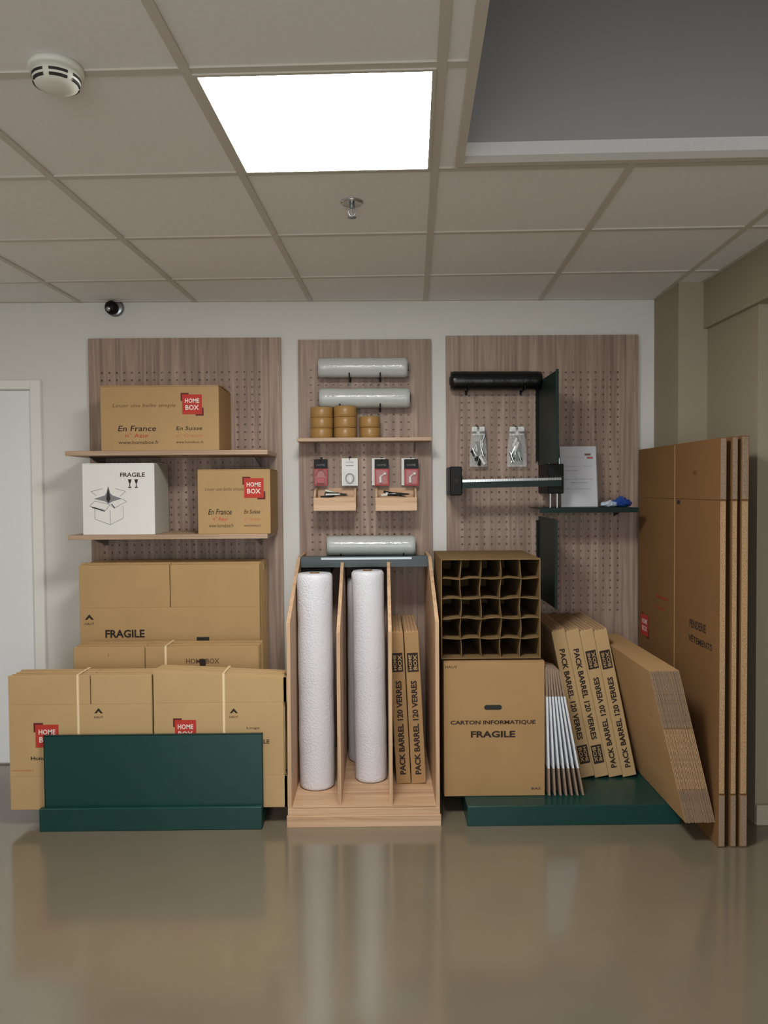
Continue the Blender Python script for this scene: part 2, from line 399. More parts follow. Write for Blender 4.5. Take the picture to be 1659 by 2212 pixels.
# sprinkler
p = A(760, 436, 0)-Vector((0, -D, ZC)); k = (ZCEIL-ZC)/p.z; q = Vector((0, -D, ZC))+p*k
sk = thing('fire_sprinkler', (q.x, q.y, ZCEIL), 'small chrome fire sprinkler hanging from the ceiling tile', 'sprinkler')
MB('chrome').lathe([(.040, 0), (.040, -.003), (.034, -.008), (.024, -.006), (.0, -.004)], q, 28).build('escutcheon', sk)
b = MB('steel'); b.cyl(q, q+Vector((0, 0, -.022)), .009, 12)
for s in (-1, 1): b.tube([q+Vector((s*.008, 0, -.02)), q+Vector((s*.013, 0, -.034)), q+Vector((s*.004, 0, -.052))], .0022)
b.build('frame', sk)
MB('steel').cyl(q+Vector((0, 0, -.022)), q+Vector((0, 0, -.046)), .0025, 8).build('bulb', sk)
MB('steel').lathe([(.0, -.050), (.015, -.052), (.016, -.054), (0, -.055)], q, 16).build('deflector', sk)
# security camera on the wall under the ceiling
q = A(243, 663, -.03)
sc = thing('security_camera', (q.x, 0, q.z+.03), 'small dark dome security camera high on the wall', 'security camera')
MB('steel').lathe([(.045, 0), (.046, .012), (.038, .018), (0, .018)], (q.x+.006, 0, q.z), 28, axis=(0, -1, 0)).build('mount', sc)
MB('black').lathe([(.030, 0), (.036, .012), (.035, .026), (.026, .040), (.010, .048), (0, .049)], (q.x, -.016, q.z+.002), 28, axis=(-.25, -.9, -.4)).build('camera_ball', sc)
MB('chrome').lathe([(.012, 0), (.012, .004), (.0, .005)], (q.x-.0115, -.057, q.z-.016), 18, axis=(-.25, -.9, -.4)).build('lens', sc)
# ================================================================== PEGBOARDS
def pegboard(x0, x1, z0, z1, hx0, hz_top, nx, nz, label, pitch=.0389, rad=.006):
    YB0, YB1 = -.03, -.012     # front face, back face
    th = MB('peg')
    hx1 = hx0+pitch*nx; hz0 = hz_top-pitch*nz
    xs = [x0, hx0, hx1, x1]; zs = [z0, hz0, hz_top, z1]
    vcache = {}
    def V(x, y, z):
        k = (round(x, 5), round(y, 5), round(z, 5))
        if k not in vcache: vcache[k] = th.bm.verts.new(k)
        return vcache[k]
    def f(*vs): 
        try: th.bm.faces.new(vs)
        except ValueError: pass
    for i in range(3):
        for j in range(3):
            if i == 1 and j == 1: continue
            f(V(xs[i], YB0, zs[j]), V(xs[i+1], YB0, zs[j]), V(xs[i+1], YB0, zs[j+1]), V(xs[i], YB0, zs[j+1]))
    for i in range(nx):
        for j in range(nz):
            cx = hx0+pitch*(i+.5); cz = hz0+pitch*(j+.5); hp = pitch/2
            ring = []; outr = []; deep = []
            for k in range(8):
                a = k*math.pi/4; ca, sa = math.cos(a), math.sin(a)
                m_ = max(abs(ca), abs(sa))
                outr.append(V(cx+hp*ca/m_, YB0, cz+hp*sa/m_)); ring.append(V(cx+rad*ca, YB0, cz+rad*sa)); deep.append(V(cx+rad*ca, YB0+.013, cz+rad*sa))
            for k in range(8):
                l = (k+1) % 8
                f(outr[k], outr[l], ring[l], ring[k]); f(ring[k], ring[l], deep[l], deep[k])
            f(*deep)
    a = [V(x0, YB1, z0), V(x1, YB1, z0), V(x1, YB1, z1), V(x0, YB1, z1)]; b = [V(x0, YB0, z0), V(x1, YB0, z0), V(x1, YB0, z1), V(x0, YB0, z1)]
    f(*a)
    for k in range(4): f(a[k], a[(k+1) % 4], b[(k+1) % 4], b[k])
    th.box(x0+.05, x1-.05, -.012, -.001, z1-.14, z1-.1); th.box(x0+.05, x1-.05, -.012, -.001, z0+.1, z0+.14)
    return tag(th.build('pegboard', origin=((x0+x1)/2, 0, z0)), label, 'pegboard', 'wood effect pegboards on the wall')
PY = -.03
BX = [(AX(187, PY, 728)+.006, AX(608, PY, 900)), (AX(645, PY, 900), AX(932, PY, 900)), (AX(964, PY, 900), AX(1379, PY, 900))]
pt = .0389
def hx(px): return AX(px, PY, 900)-pt/2
pegboard(BX[0][0], BX[0][1], .1, AZ(730, PY, 400), hx(222), AZ(805, PY, 400)+pt/2, 22, 31, 'left wood effect pegboard with two cantilever wooden shelves')
pegboard(BX[1][0], BX[1][1], .1, AZ(733, PY, 790), hx(673), AZ(800, PY, 790)+pt/2, 14, 28, 'narrow middle wood effect pegboard with rolls and blister packs')
pegboard(BX[2][0], BX[2][1], .1, AZ(724, PY, 1170), hx(997), AZ(805, PY, 1170)+pt/2, 22, 33, 'right wood effect pegboard with black roll and green fins')
PF = PY-.0005
# ================================================================== SHELVES
def shelf(x0, x1, yf, zt, th, m, label, grp='wooden shelves on the pegboards'):
    s = thing('wall_shelf', ((x0+x1)/2, PF, zt-th), label, 'shelf', grp)
    MB(m).box(x0, x1, yf, PF, zt-th, zt, bev=.0015).build('board', s)
    for x in (x0+.08, x1-.08):
        b = MB('steel'); b.prism([(PF, zt-th), (PF, zt-th-.05), (PF-.012, zt-th-.05), (yf+.08, zt-th)], 'x', x-.002, x+.002); b.build('bracket', s)
    return s
SY = -.355
z1 = AZ(973, SY, 370); shelf(AX(140, SY, 975), AX(578, SY, 975), SY, z1, .022, 'shelfw', 'upper wooden shelf on the left pegboard, under the widest brown box')
z2 = AZ(1155, SY, 370); shelf(AX(146, SY, 1158), AX(578, SY, 1158), SY, z2, .022, 'shelfw', 'lower wooden shelf on the left pegboard, under the white box')
SY2 = -.20
z3 = AZ(945, SY2, 790); shelf(AX(641, SY2, 948), AX(933, SY2, 948), SY2, z3, .018, 'shelfw', 'wooden shelf on the middle pegboard carrying brown tape rolls')
# ================================================================== CARTONS
def logo(mb, c, s, right=(1, 0, 0), up=(0, 0, 1), n=Vector((0, -1, 0)), full=True):
    """red square sign with dark corner marks"""
    c = Vector(c); rt = Vector(right).normalized(); u = Vector(up).normalized()
    for k, sg in (((-1, 1), 1), ((1, -1), 1)):
        q = c+rt*(k[0]*s*.33)+u*(k[1]*s*.33)+n*.0004
        mb.quad(q, s*.36, s*.36, 'inkdark', right, up)
    mb.quad(c+n*.0006, s*.88, s*.88, 'inkred', right, up)
    mb.text('HOME', c+u*s*.16+n*.0009, width=s*.64, height=s*.2, m='white', right=right, up=up, bold=.02)
    mb.text('BOX', c-u*s*.14+n*.0009, width=s*.60, height=s*.22, m='white', right=right, up=up, bold=.02)
def carton(x0, x1, yf, yb, z0, z1, label, grp=None, m='card', prints=None, ms=None, flapgap=.006, rot=0, lift=0):
    cx, cy = (x0+x1)/2, (yf+yb)/2
    th = thing('carton', (cx, cy, z0), label, 'box', grp)
    b = MB([m])
    b.box(x0, x1, yf, yb, z0, z1-.008, bev=.002)
    if ms:
        b.quad((x1+.0005, cy, (z0+z1)/2-.004), yb-yf-.006, z1-z0-.014, ms, (0, 1, 0), (0, 0, 1))  # right face in a darker tone, shade put into the colour
    if prints: prints(b)
    b.build('body', th)
    tp = z1-.007
    # two long top flaps, meeting in the middle, a little sprung
    for s in (-1, 1):
        f = MB([m]); ym = cy
        ya, yb_ = (yf+.001, ym-.002) if s < 0 else (ym+.002, yb-.001)
        e = lift if s < 0 else lift*.6
        za, zb = (tp, tp+e) if s < 0 else (tp+e, tp)
        f.prism([(ya, za-.0005), (yb_, zb-.0005), (yb_, zb+.0035), (ya, za+.0035)], 'x', x0+.002, x1-.002); f.build('top_flap', th)
    if rot: th.rotation_euler.z = rot
    return th
def hb_print(x0, x1, y, z0, z1, small=False):
    w_, h_ = x1-x0, z1-z0
    def f(b):
        yy = y-.0006
        P = lambda u, v: (x0+w_*u, yy, z1-h_*v)
        logo(b, P(.775, .30), h_*.34)
        b.text('Louer une boîte simple', P(.37, .32), width=w_*.53, height=h_*.07, m='inkbrown', shear=.25)
        b.text('En France', P(.31, .66), width=w_*.32, height=h_*.085, m='ink', shear=.2, bold=.01)
        b.text('n° Azur', P(.31, .765), width=w_*.2, height=h_*.065, m='inkred')
        b.text('www.homebox.fr', P(.32, .87), width=w_*.34, height=h_*.055, m='ink')
        b.text('En Suisse', P(.75, .66), width=w_*.22, height=h_*.06, m='ink', shear=.2, bold=.01)
        b.text('n° Gratuit', P(.75, .77), width=w_*.22, height=h_*.055, m='inkorange')
        b.text('www.homebox.ch', P(.75, .87), width=w_*.23, height=h_*.04, m='ink')
    return f
cy_ = -.335
X0, X1 = AX(217, cy_, 900), AX(473, cy_, 900); Zt = AZ(831, cy_, 340)
carton(X0, X1, cy_, -.04, z1, Zt, 'wide brown carton with red logo, alone on the upper left shelf', 'printed cartons on the left shelves', prints=hb_print(X0, X1, cy_, z1, Zt), ms='card2', lift=.012)
cy_ = -.335
X0, X1 = AX(427, cy_, 1080), AX(584, cy_, 1080); Zt = AZ(1012, cy_, 500)
carton(X0, X1, cy_, -.06, z2, Zt, 'small brown carton with red logo beside the white carton', 'printed cartons on the left shelves', prints=hb_print(X0, X1, cy_, z2, Zt), ms='card2', lift=.003)
X0, X1 = AX(178, cy_, 1080), AX(334, cy_, 1080); Zt = AZ(999, cy_, 250)
def wprint(b):
    w_, h_ = X1-X0, Zt-z2; yy = cy_-.0006
    P = lambda u, v: Vector((X0+w_*u, yy, Zt-h_*v))
    b.text('FRAGILE', P(.70, .17), width=w_*.34, height=h_*.06, m='ink', bold=.02)
    for dx in (-.04, .05):        # two goblet marks
        q = P(.70+dx, .26); b.add([q+Vector((-.009, 0, .009)), q+Vector((.009, 0, .009)), q+Vector((.004, 0, -.009)), q+Vector((-.004, 0, -.009))], [(0, 1, 2, 3)], 'ink')
        b.quad(P(.70+dx, .31), .004, .022, 'ink'); b.quad(P(.70+dx, .345), .015, .005, 'ink')
    def ln(a, c, t=.0022, m='grey'):
        a, c = P(*a), P(*c); d = (c-a).normalized(); n = Vector((-d.z, 0, d.x))*t/2
        b.add([a+n, c+n, c-n, a-n], [(0, 1, 2, 3)], m)
    for a, c in (((.17, .62), (.17, .78)), ((.17, .78), (.38, .86)), ((.38, .86), (.56, .77)), ((.56, .77), (.56, .60)), ((.38, .66), (.38, .86)),
                 ((.10, .60), (.32, .66)), ((.32, .66), (.38, .58)), ((.38, .58), (.17, .53)), ((.17, .53), (.10, .60)), ((.38, .58), (.44, .63)), ((.44, .63), (.61, .54)),
                 ((.61, .54), (.55, .50)), ((.12, .40), (.20, .46)), ((.12, .40), (.28, .36)), ((.46, .36), (.60, .40)), ((.60, .40), (.52, .47))): ln(a, c)
    ln((.13, .615), (.31, .672), .005, 'slot'); ln((.40, .57), (.45, .63), .004, 'slot')
    # dark star shaped content
    star = [(.36, .32), (.385, .42), (.42, .455), (.55, .50), (.42, .535), (.36, .57), (.31, .535), (.16, .50), (.31, .455), (.335, .42)]
    b.add([P(*q) for q in star], [tuple(range(10))], 'grey'); 
    b.add([P(*q)+Vector((0, -.0002, 0)) for q in ((.36, .34), (.39, .50), (.36, .56), (.33, .50))], [(0, 1, 2, 3)], 'slot')
carton(X0, X1, cy_, -.085, z2, Zt, 'white carton printed FRAGILE with an open box drawing', 'printed cartons on the left shelves', m='whitecard', prints=wprint, ms='whiteside', lift=.004)
# ================================================================== MIDDLE PEGBOARD
def film_roll(px0, px1, py0, py1, y, label, m='film', grp='clear film rolls on the middle pegboard', corer=.019):
    pc = (py0+py1)/2; a = A(px0, pc+.0, y); b = A(px1, pc-.5, y); r_ = (A(px0, py0, y).z-A(px0, py1, y).z)/2
    r_ *= .985
    th = thing('film_roll', ((a.x+b.x)/2, y, (a.z+b.z)/2-r_), label, 'roll', grp)
    zc = Vector((0, 0, 0)); L_ = b-a; n = 26; prof = []
    for k in range(n+1):
        t_ = k/n; rr = r_*(1+.012*math.sin(t_*19+px0)+.008*math.sin(t_*47)); 
        if k in (0, n): rr *= .95
        prof.append((rr, t_*L_.length))
    MB([m]).lathe([(corer, .0)]+prof+[(corer, L_.length)], a, 36, axis=L_).build('film', th)
    MB(['slot' if m != 'film' else 'black']).cyl(a-L_.normalized()*.004, b+L_.normalized()*.004, corer, 20, inner=corer*.7).build('core', th)
    return th, a, b, r_
def hook(x, z, y0, y1, label, grp='black pegboard hooks', up=.02, r_=.0035, thick=True):
    b = MB('black'); b.tube([(x, PY+.008, z), (x, y1, z), (x, y1-.004, z+up)], r_); b.box(x-.006, x+.006, PF-.003, PF, z-.012, z+.018)
    return tag(b.build('peg_hook'), label, 'hook', grp)
for args in ((688, 880, 773, 816, 'upper clear plastic film roll on the middle pegboard', (755, 821)), (690, 885, 838, 882, 'second clear film roll, just above the brown tape rolls', (735, 821)),
             (707, 897, 1157, 1201, 'lowest clear film roll, just above the wooden rack', (737, 871))):
    th, a, b, r_ = film_roll(*args[:4], -.10, args[4])
    for hx_ in args[5]:
        hook(AX(hx_, -.1, args[2]), a.z-r_-.004, PY, -.155, 'short black hook under the '+{688: 'upper', 690: 'second', 707: 'lowest'}[args[0]]+' clear film roll', 'hooks under the '+{688: 'upper', 690: 'second', 707: 'lowest'}[args[0]]+' film roll')
# tape rolls
def tape_roll(x, y, z, r_, hgt, label, grp):
    th = thing('tape_roll', (x, y, z), label, 'tape', grp)
    MB(['tape', 'taped']).lathe([(r_*.66, 0), (r_-.002, 0), (r_, .002), (r_, hgt-.003), (r_-.002, hgt-.001), (r_*.66, hgt-.001)], (x, y, z), 40).build('tape', th)
    MB('taped').cyl((x, y, z+.001), (x, y, z+hgt-.0005), r_*.66+.0005, 32, inner=r_*.6).build('core', th)
    return th
y_ = -.11
stacks = [(670, 720, 3, 878, 'first stack from the left'), (721, 772, 3, 876, 'middle stack, the tallest'), (776, 822, 2, 899, 'right short stack')]
names = {3: ['bottom', 'middle', 'top'], 2: ['bottom', 'top']}
for a0, a1, n, ty, lab in stacks:
    xc = AX((a0+a1)/2, y_, 910); r_ = (AX(a1, y_-.03, 910)-AX(a0, y_-.03, 910))/2*.99; zt = AZ(ty, y_-.05, 745); hh = (zt-z3)/n
    for k in range(n):
        tape_roll(xc+random.uniform(-.002, .002), y_+random.uniform(-.003, .003), z3+hh*k, r_*(1 if k else .985), hh, '%s brown packing tape roll of the %s on the middle shelf' % (names[n][k], lab), 'brown tape rolls on the middle shelf')
# blister packs
def blister(px0, px1, py0, py1, y, kind, label, extra=None):
    a = A(px0, py0, y); b = A(px1, py1, y); w_ = b.x-a.x; h_ = a.z-b.z; cx = (a.x+b.x)/2
    th = thing('blister_pack', (cx, y, b.z), label, 'blister pack', 'small packs hanging on the middle pegboard')
    P = lambda u, v, d=0: Vector((a.x+w_*u, y-d, a.z-h_*v))
    cd = MB(['redcard' if kind != 'white' else 'whitecard'])
    cd.box(a.x, b.x, y, y+.0015, b.z, a.z)
    if kind != 'white':
        cd.box(a.x, b.x, y-.0006, y, a.z-h_*.36, a.z, m='black')
        cd.text('HOME', P(.5, .22, .0012), width=w_*.6, height=h_*.07, m='grey')
    else: 
        cd.text('HOME', P(.5, .15, .0006), width=w_*.5, height=h_*.06, m='grey'); cd.quad(P(.5, .27, .0006), w_*.5, h_*.03, 'grey')
    cd.build('card', th)
    bl = MB('clear'); bl.box(a.x+w_*.08, b.x-w_*.08, y-.02, y-.001, b.z+h_*.05, b.z+h_*.6, bev=.005); bl.build('clear_shell', th)
    it = MB(['redcard' if kind == 'red' else 'whitecard'])
    if kind == 'red':
        pts = [P(.5+.33*math.cos(t), .62-.22*math.sin(t), .01) for t in [math.pi*k/10 for k in range(11)]]
        it.tube(pts, .0035); it.box(a.x+w_*.2, b.x-w_*.2, y-.016, y-.004, b.z+h_*.08, b.z+h_*.3, bev=.003)
    elif kind == 'tool':
        it.lathe([(0, -.007), (.007, -.005), (.0085, 0), (.007, .005), (0, .007)], P(.72, .55, .01), 16); it.cyl(P(.42, .88, .01), P(.40, .66, .01), .0065, 14); it.tube([P(.40, .66, .01), P(.7, .55, .01)], .003)
    else:
        it.tube([P(.5+.25*math.cos(t), .72-.17*math.sin(t), .01) for t in [2*math.pi*k/14 for k in range(15)]], .003, m='steel'); it.box(cx-.004, cx+.010, y-.014, y-.006, b.z+h_*.12, b.z+h_*.3, bev=.002)
    it.build('item', th)
    return th, cx, a.z
yb = -.085
for x0, x1, kd, lab in ((678, 708, 'red', 'leftmost small pack, black top and red card, above the left tray'), (738, 773, 'white', 'white small pack with a pale ring inside, above the left tray'),
                        (809, 840, 'tool', 'black and red small pack in front of a white one, third from left'), (873, 904, 'tool', 'rightmost small pack, black and red with a white part')):
    th, cx, zt = blister(x0, x1, 992 if kd != 'white' else 990, 1049, yb, kd, lab)
    if kd == 'tool': blister(x0-6, x1-8, 990, 1048, yb+.03, 'white', 'white pack hanging behind the %s pack' % ('third black and red' if x0 == 809 else 'rightmost black and red'))
    hook(cx, zt-.006, PY, yb-.02, 'thin black hook holding the %s small pack' % {678: 'leftmost red', 738: 'white', 809: 'third', 873: 'rightmost'}[x0], 'hooks of the small packs', up=.004, r_=.0018)
# trays
def tray(px0, px1, label, seed):
    yf = -.215; a = A(px0, 1075, yf); b = A(px1, 1103, yf); x0, x1 = a.x, b.x; zb, zf = b.z, a.z; zt = AZ(1052, -.08, 770)
    th = thing('wooden_tray', ((x0+x1)/2, -.12, zb), label, 'tray', 'small wooden trays on the middle pegboard')
    MB('rackh').box(x0, x1, yf, yf+.012, zb, zf, bev=.001).build('front_board', th)
    MB('rackh').box(x0+.01, x1-.01, yf+.012, PF, zb, zb+.008).build('bottom_board', th)
    MB('rackh').box(x0+.01, x1-.01, PF-.01, PF, zb+.008, zt-.005).build('back_board', th)
    for x in (x0, x1-.01):
        MB('rackw').prism([(yf+.012, zb), (PF-.0005, zb), (PF-.0005, zt), (yf+.06, zt-.012), (yf+.012, zf)], 'x', x, x+.01).build('side_board', th)
    rnd = random.Random(seed); k = 0
    for k in range(6):
        xx = x0+.045+.022*k+rnd.uniform(-.006, .006); 
        if xx > x1-.05: break
        zz = zb+.012+.009*k; ang = rnd.uniform(-.28, .12); L_ = .11
        yk = yf+.03+.018*k
        dx, dz2 = math.cos(ang)*L_/2, math.sin(ang)*L_/2; cx = (x0+x1)/2+rnd.uniform(-.02, .02); cz = zf+.006+.006*(k % 3)+rnd.uniform(0, .008)
        t_ = thing('cutter_knife', (cx, yk, cz), '%s handled cutter knife lying in the %s wooden tray' % (('black', 'pale grey')[k % 2], ('left', 'right')[seed % 2]), 'cutter', 'cutters in the %s wooden tray' % ('left', 'right')[seed % 2])
        c0, c1 = Vector((cx-dx, yk, cz-dz2)), Vector((cx+dx, yk, cz+dz2))
        MB(['black', 'plaswhite'][k % 2]).cyl(c0, c0+(c1-c0)*.65, .0065, 10, r2=.005).build('handle', t_)
        MB('steel').cyl(c0+(c1-c0)*.65, c1, .004, 4, r2=.0015, smooth=False).build('blade', t_)
tray(677, 769, 'left small wooden tray under the red and white packs', 2)
tray(811, 901, 'right small wooden tray under the two black and red packs', 5)
# ================================================================== WOODEN RACK
YR = -.82
rx0, rx1 = AX(620, YR, 1787), AX(953, YR, 1787)
zsh = AZ(1747, YR, 790)        # compartment floor
yT = -.335
ztop = AZ(1203, yT, 790); zch = AZ(1345, YR, 790)
YBK = -.035
rk = thing('display_rack', ((rx0+rx1)/2, (YR+YBK)/2, 0), 'tall wooden rack with three open compartments holding bubble wrap rolls', 'rack')
for x, nm in ((rx0+.004, 0), (rx1-.020, 1)):
    MB('rackw').prism([(YR+.012, .0), (YBK, .0), (YBK, ztop), (yT, ztop), (YR+.015, zch)], 'x', x, x+.016).build('side_panel', rk)
for px in (734, 845):
    x = AX(px, YR+.05, 1740)
    MB('rackw').prism([(YR+.04, zsh), (YBK, zsh), (YBK, ztop-.025), (yT-.02, ztop-.025), (YR+.04, zch-.05)], 'x', x-.0075, x+.0075).build('divider', rk)
MB('rackh').box(rx0+.02, rx1-.02, YR+.012, YBK, zsh-.018, zsh).build('bottom_board', rk)
b = MB('rackh'); b.box(rx0, rx1, YR-.004, YR+.012, 0, zsh-.028, bev=.001); b.box(rx0+.004, rx1-.004, YR+.002, YR+.016, zsh-.028, zsh, bev=.001); b.build('plinth', rk)
gs_ = thing('metal_shelf', ((rx0+rx1)/2, -.2, ztop), 'dark grey green metal shelf plate across the top of the wooden rack', 'shelf')
b = MB('greyg'); b.box(rx0+.021, rx1-.021, yT-.002, PF, ztop-.024, ztop-.020); b.box(rx0+.021, rx1-.021, yT-.004, yT, ztop-.05, ztop+.004, bev=.001); b.build('plate', gs_)
MB('steel').box(rx0+.12, rx1-.1, yT-.006, yT-.0042, ztop-.012, ztop-.002).build('price_strip', gs_)
gs_.location.z = ztop-.05
for ch in gs_.children: ch.location.z += .05
# bubble wrap rolls
def wrap_roll(px0, px1, ybase, pt_, label, lean=(0, 0)):
    y = ybase; x0, x1 = AX(px0, y, 1500), AX(px1, y, 1500); r_ = (x1-x0)/2; xc = (x0+x1)/2
    z0 = zsh+.001; z1_ = AZ(pt_, y-r_, (px0+px1)/2)
    th = thing('bubble_wrap_roll', (xc, y, z0), label, 'roll', 'bubble wrap rolls in the wooden rack')
    n = 30; prof = [(.022, 0), (r_*.86, 0), (r_*.97, .008)]
    for k in range(n+1):
        t_ = k/n; prof.append((r_*(1+.010*math.sin(t_*17+px0)+.006*math.sin(t_*41+px1)), .016+t_*(z1_-z0-.03)))
    prof += [(r_*.97, z1_-z0-.006), (r_*.9, z1_-z0), (.022, z1_-z0)]
    ax = Vector((lean[0], lean[1], 1))
    MB('bubble').lathe(prof, (xc-lean[0]*.45, y, z0), 48, axis=ax).build('bubble_wrap', th)
    MB('cardd').cyl(Vector((xc-lean[0]*.45, y, z0+.002)), Vector((xc-lean[0]*.45, y, z0+.002))+ax*(z1_-z0+.001), .0225, 20, inner=.019).build('core', th)
wrap_roll(645, 721, -.55, 1242, 'left bubble wrap roll in the first compartment of the rack', (-.004, 0))
wrap_roll(764, 833, -.47, 1236, 'front bubble wrap roll in the middle compartment of the rack', (-.010, 0))
wrap_roll(752, 818, -.20, 1250, 'bubble wrap roll standing behind the front one in the middle compartment')
# black cap things at the top of the compartments
for px, lb in ((683, 'left'), (795, 'middle')):
    x = AX(px, -.3, 1225)
    tag(MB('black').box(x-.08, x+.075, -.315, -.06, ztop-.085, ztop-.052, bev=.004).build('cutter_rail'), 'black cutter rail under the rack shelf over the %s compartment' % lb, 'cutter rail', 'black rails under the rack shelf')
# packs
def pack(x, y, z, w_, h_, dpt, lean, label, down, grp='tall narrow printed pack boxes', m='cardp'):
    """x = centre of the foot, lean in radians (top to the left when positive)"""
    th = thing('flat_pack_box', (x, y, z), label, 'box', grp)
    dz2 = w_/2*abs(math.sin(lean))
    Mx = Matrix.Translation((x, y, z+dz2)) @ Matrix.Rotation(-lean, 4, 'Y')
    b = MB([m], Mx); b.box(-w_/2, w_/2, 0, dpt, 0, h_, bev=.002)
    def T(s, zc, L_, hh, m='ink', bold=.035):
        b.text(s, (0, -.0008, zc), width=L_, height=hh, m=m, right=(0, 0, -1 if down else 1), up=(1 if down else -1, 0, 0), bold=bold)
    zt = h_*.55 if down else h_*.45
    if down: T('PACK BARREL 120 VERRES', h_*.565, h_*.62, w_*.42); zc = h_*.155
    else: T('PACK BARREL 120 VERRES', h_*.37, h_*.62, w_*.42); zc = h_*.80
    b.quad((0, -.0008, zc), w_*.76, h_*.125, 'ink')
    rt = (0, 0, -1 if down else 1); up = (1 if down else -1, 0, 0)
    b.text('HOME', (w_*.17*(1 if down else -1), -.0013, zc), width=h_*.1, height=w_*.22, m='cardp', right=rt, up=up, bold=.02)
    b.text('BOX', (-w_*.17*(1 if down else -1), -.0013, zc), width=h_*.1, height=w_*.26, m='cardp', right=rt, up=up, bold=.02)
    b.build('sleeve', th)
    e = MB(['edge'], Mx)
    for k in range(4): e.box(-w_/2+.006+k*w_/4.4, -w_/2+.006+(k+.8)*w_/4.4, .004, dpt-.004, h_-.001, h_+.006)
    e.build('folded_edge', th)
    return th
for f0, lb in ((872, 'left'), (905, 'right')):
    yk = -.545; x = AX(f0, yk, 1697)
    pack(x, yk, zsh+.001, AX(f0+15.5, yk, 1690)-AX(f0-15.5, yk, 1690), AZ(1366, yk, 880)-zsh, .46, .045, '%s of the two narrow printed boxes in the wooden rack' % lb, False, 'narrow printed boxes inside the rack', m='card2')  # darker board here carries the shade inside the rack
# ================================================================== RIGHT PEGBOARD
th, a, b, r_ = film_roll(973, 1168, 802, 844, -.10, 'black plastic film roll at the top of the right pegboard', m='blackfilm', grp=None, corer=.022)
for hp in (1010, 1130): hook(AX(hp, -.1, 820), a.z-r_-.004, PY, -.155, 'short black hook under the black film roll', 'hooks under the black film roll')
def fin(px_far, px_near, pt_near, pb_near, y_near, z_dn, label):
    xf = AX(px_far, PF, 1000); xn = AX(px_near, y_near, 1000)
    zt = AZ(pt_near, y_near, px_near); zb = AZ(pb_near, y_near, px_near)
    x = (xf+xn)/2
    f_ = thing('metal_divider', (x, y_near/2, zb), label, 'divider', 'green metal dividers on the right pegboard')
    b = MB('greend'); b.prism([(y_near, zb), (PF-.003, zb), (PF-.003, zt), (y_near, zt)], 'x', x-.001, x+.001)
    b.box(x-.012, x+.001, y_near-.001, y_near+.001, zb, zt); b.build('blade', f_)
    b = MB('black'); b.box(x-.012, x+.012, PF-.003, PF, zb+.02, zt-.02); b.build('fixing_strip', f_)
fin(1160, 1209, 797, 998, -.50, 0, 'upper dark green metal divider standing out beside the black roll')
fin(1160, 1207, 1122, 1317, -.46, 0, 'lower dark green metal divider under the green shelf')
# zip bags
def zipbag(px0, px1, label, seed):
    y = -.075; a = A(px0, 923, y); b = A(px1, 1008, y); w_ = b.x-a.x; h_ = a.z-b.z; cx = (a.x+b.x)/2
    th = thing('plastic_bag', (cx, y, b.z), label, 'bag', 'clear bags hanging on the right pegboard')
    rnd = random.Random(seed); nx, nz = 12, 22
    for nm, mm in (('bag', 'bagclear'),):
        bm_ = MB(mm)
        for s in (-1, 1):
            vs = []
            for j in range(nz+1):
                v = j/nz; wd = w_*(.74+.26*min(1, v*1.6))*(1-.05*rnd.random()); bulge = .022*math.sin(math.pi*min(1, v*1.05))**.7
                for i in range(nx+1):
                    u = i/nx; vs.append((cx+wd*(u-.5), y+s*(bulge*math.sin(math.pi*u)+rnd.uniform(0, .004)*(0 < u < 1)), a.z-h_*v))
            bm_.add(vs, [(j*(nx+1)+i, j*(nx+1)+i+1, (j+1)*(nx+1)+i+1, (j+1)*(nx+1)+i) for j in range(nz) for i in range(nx)], 0)
        bm_.build(nm, th)
    hd = MB('whitecard'); hd.box(cx-w_*.36, cx-.006, y-.004, y+.004, a.z-h_*.17, a.z+.002, bev=.001); hd.box(cx+.006, cx+w_*.36, y-.004, y+.004, a.z-h_*.17, a.z+.002, bev=.001)
    hd.box(cx-w_*.36, cx+w_*.36, y-.004, y+.004, a.z-h_*.2, a.z-h_*.1, bev=.001); hd.build('header', th)
    for k in range(14):
        x = cx+rnd.uniform(-.42, .42)*w_; zz = a.z-h_*(rnd.uniform(.28, .8) if k < 7 else rnd.uniform(.6, .86)); ang = rnd.uniform(-.6, .6); L_ = .05
        d = Vector((math.sin(ang), 0, math.cos(ang)))*L_/2; c0 = Vector((x*.7+cx*.3, y+rnd.uniform(-.014, .004), zz))
        mm = ['chrome', 'black', 'whitecard', 'chrome', 'steel', 'plaswhite', 'black'][k % 7]
        MB(mm).cyl(c0-d, c0+d, .008, 8).build('buckle', th)
    hook(cx, a.z-.008, PY, y-.012, 'thin hook holding the %s clear bag' % ('left', 'right')[seed-1], 'hooks of the clear bags', up=.004, r_=.002)
zipbag(1014, 1052, 'left clear plastic bag of fittings on the right pegboard', 1)
zipbag(1095, 1138, 'right clear plastic bag of fittings, beside the green divider', 2)
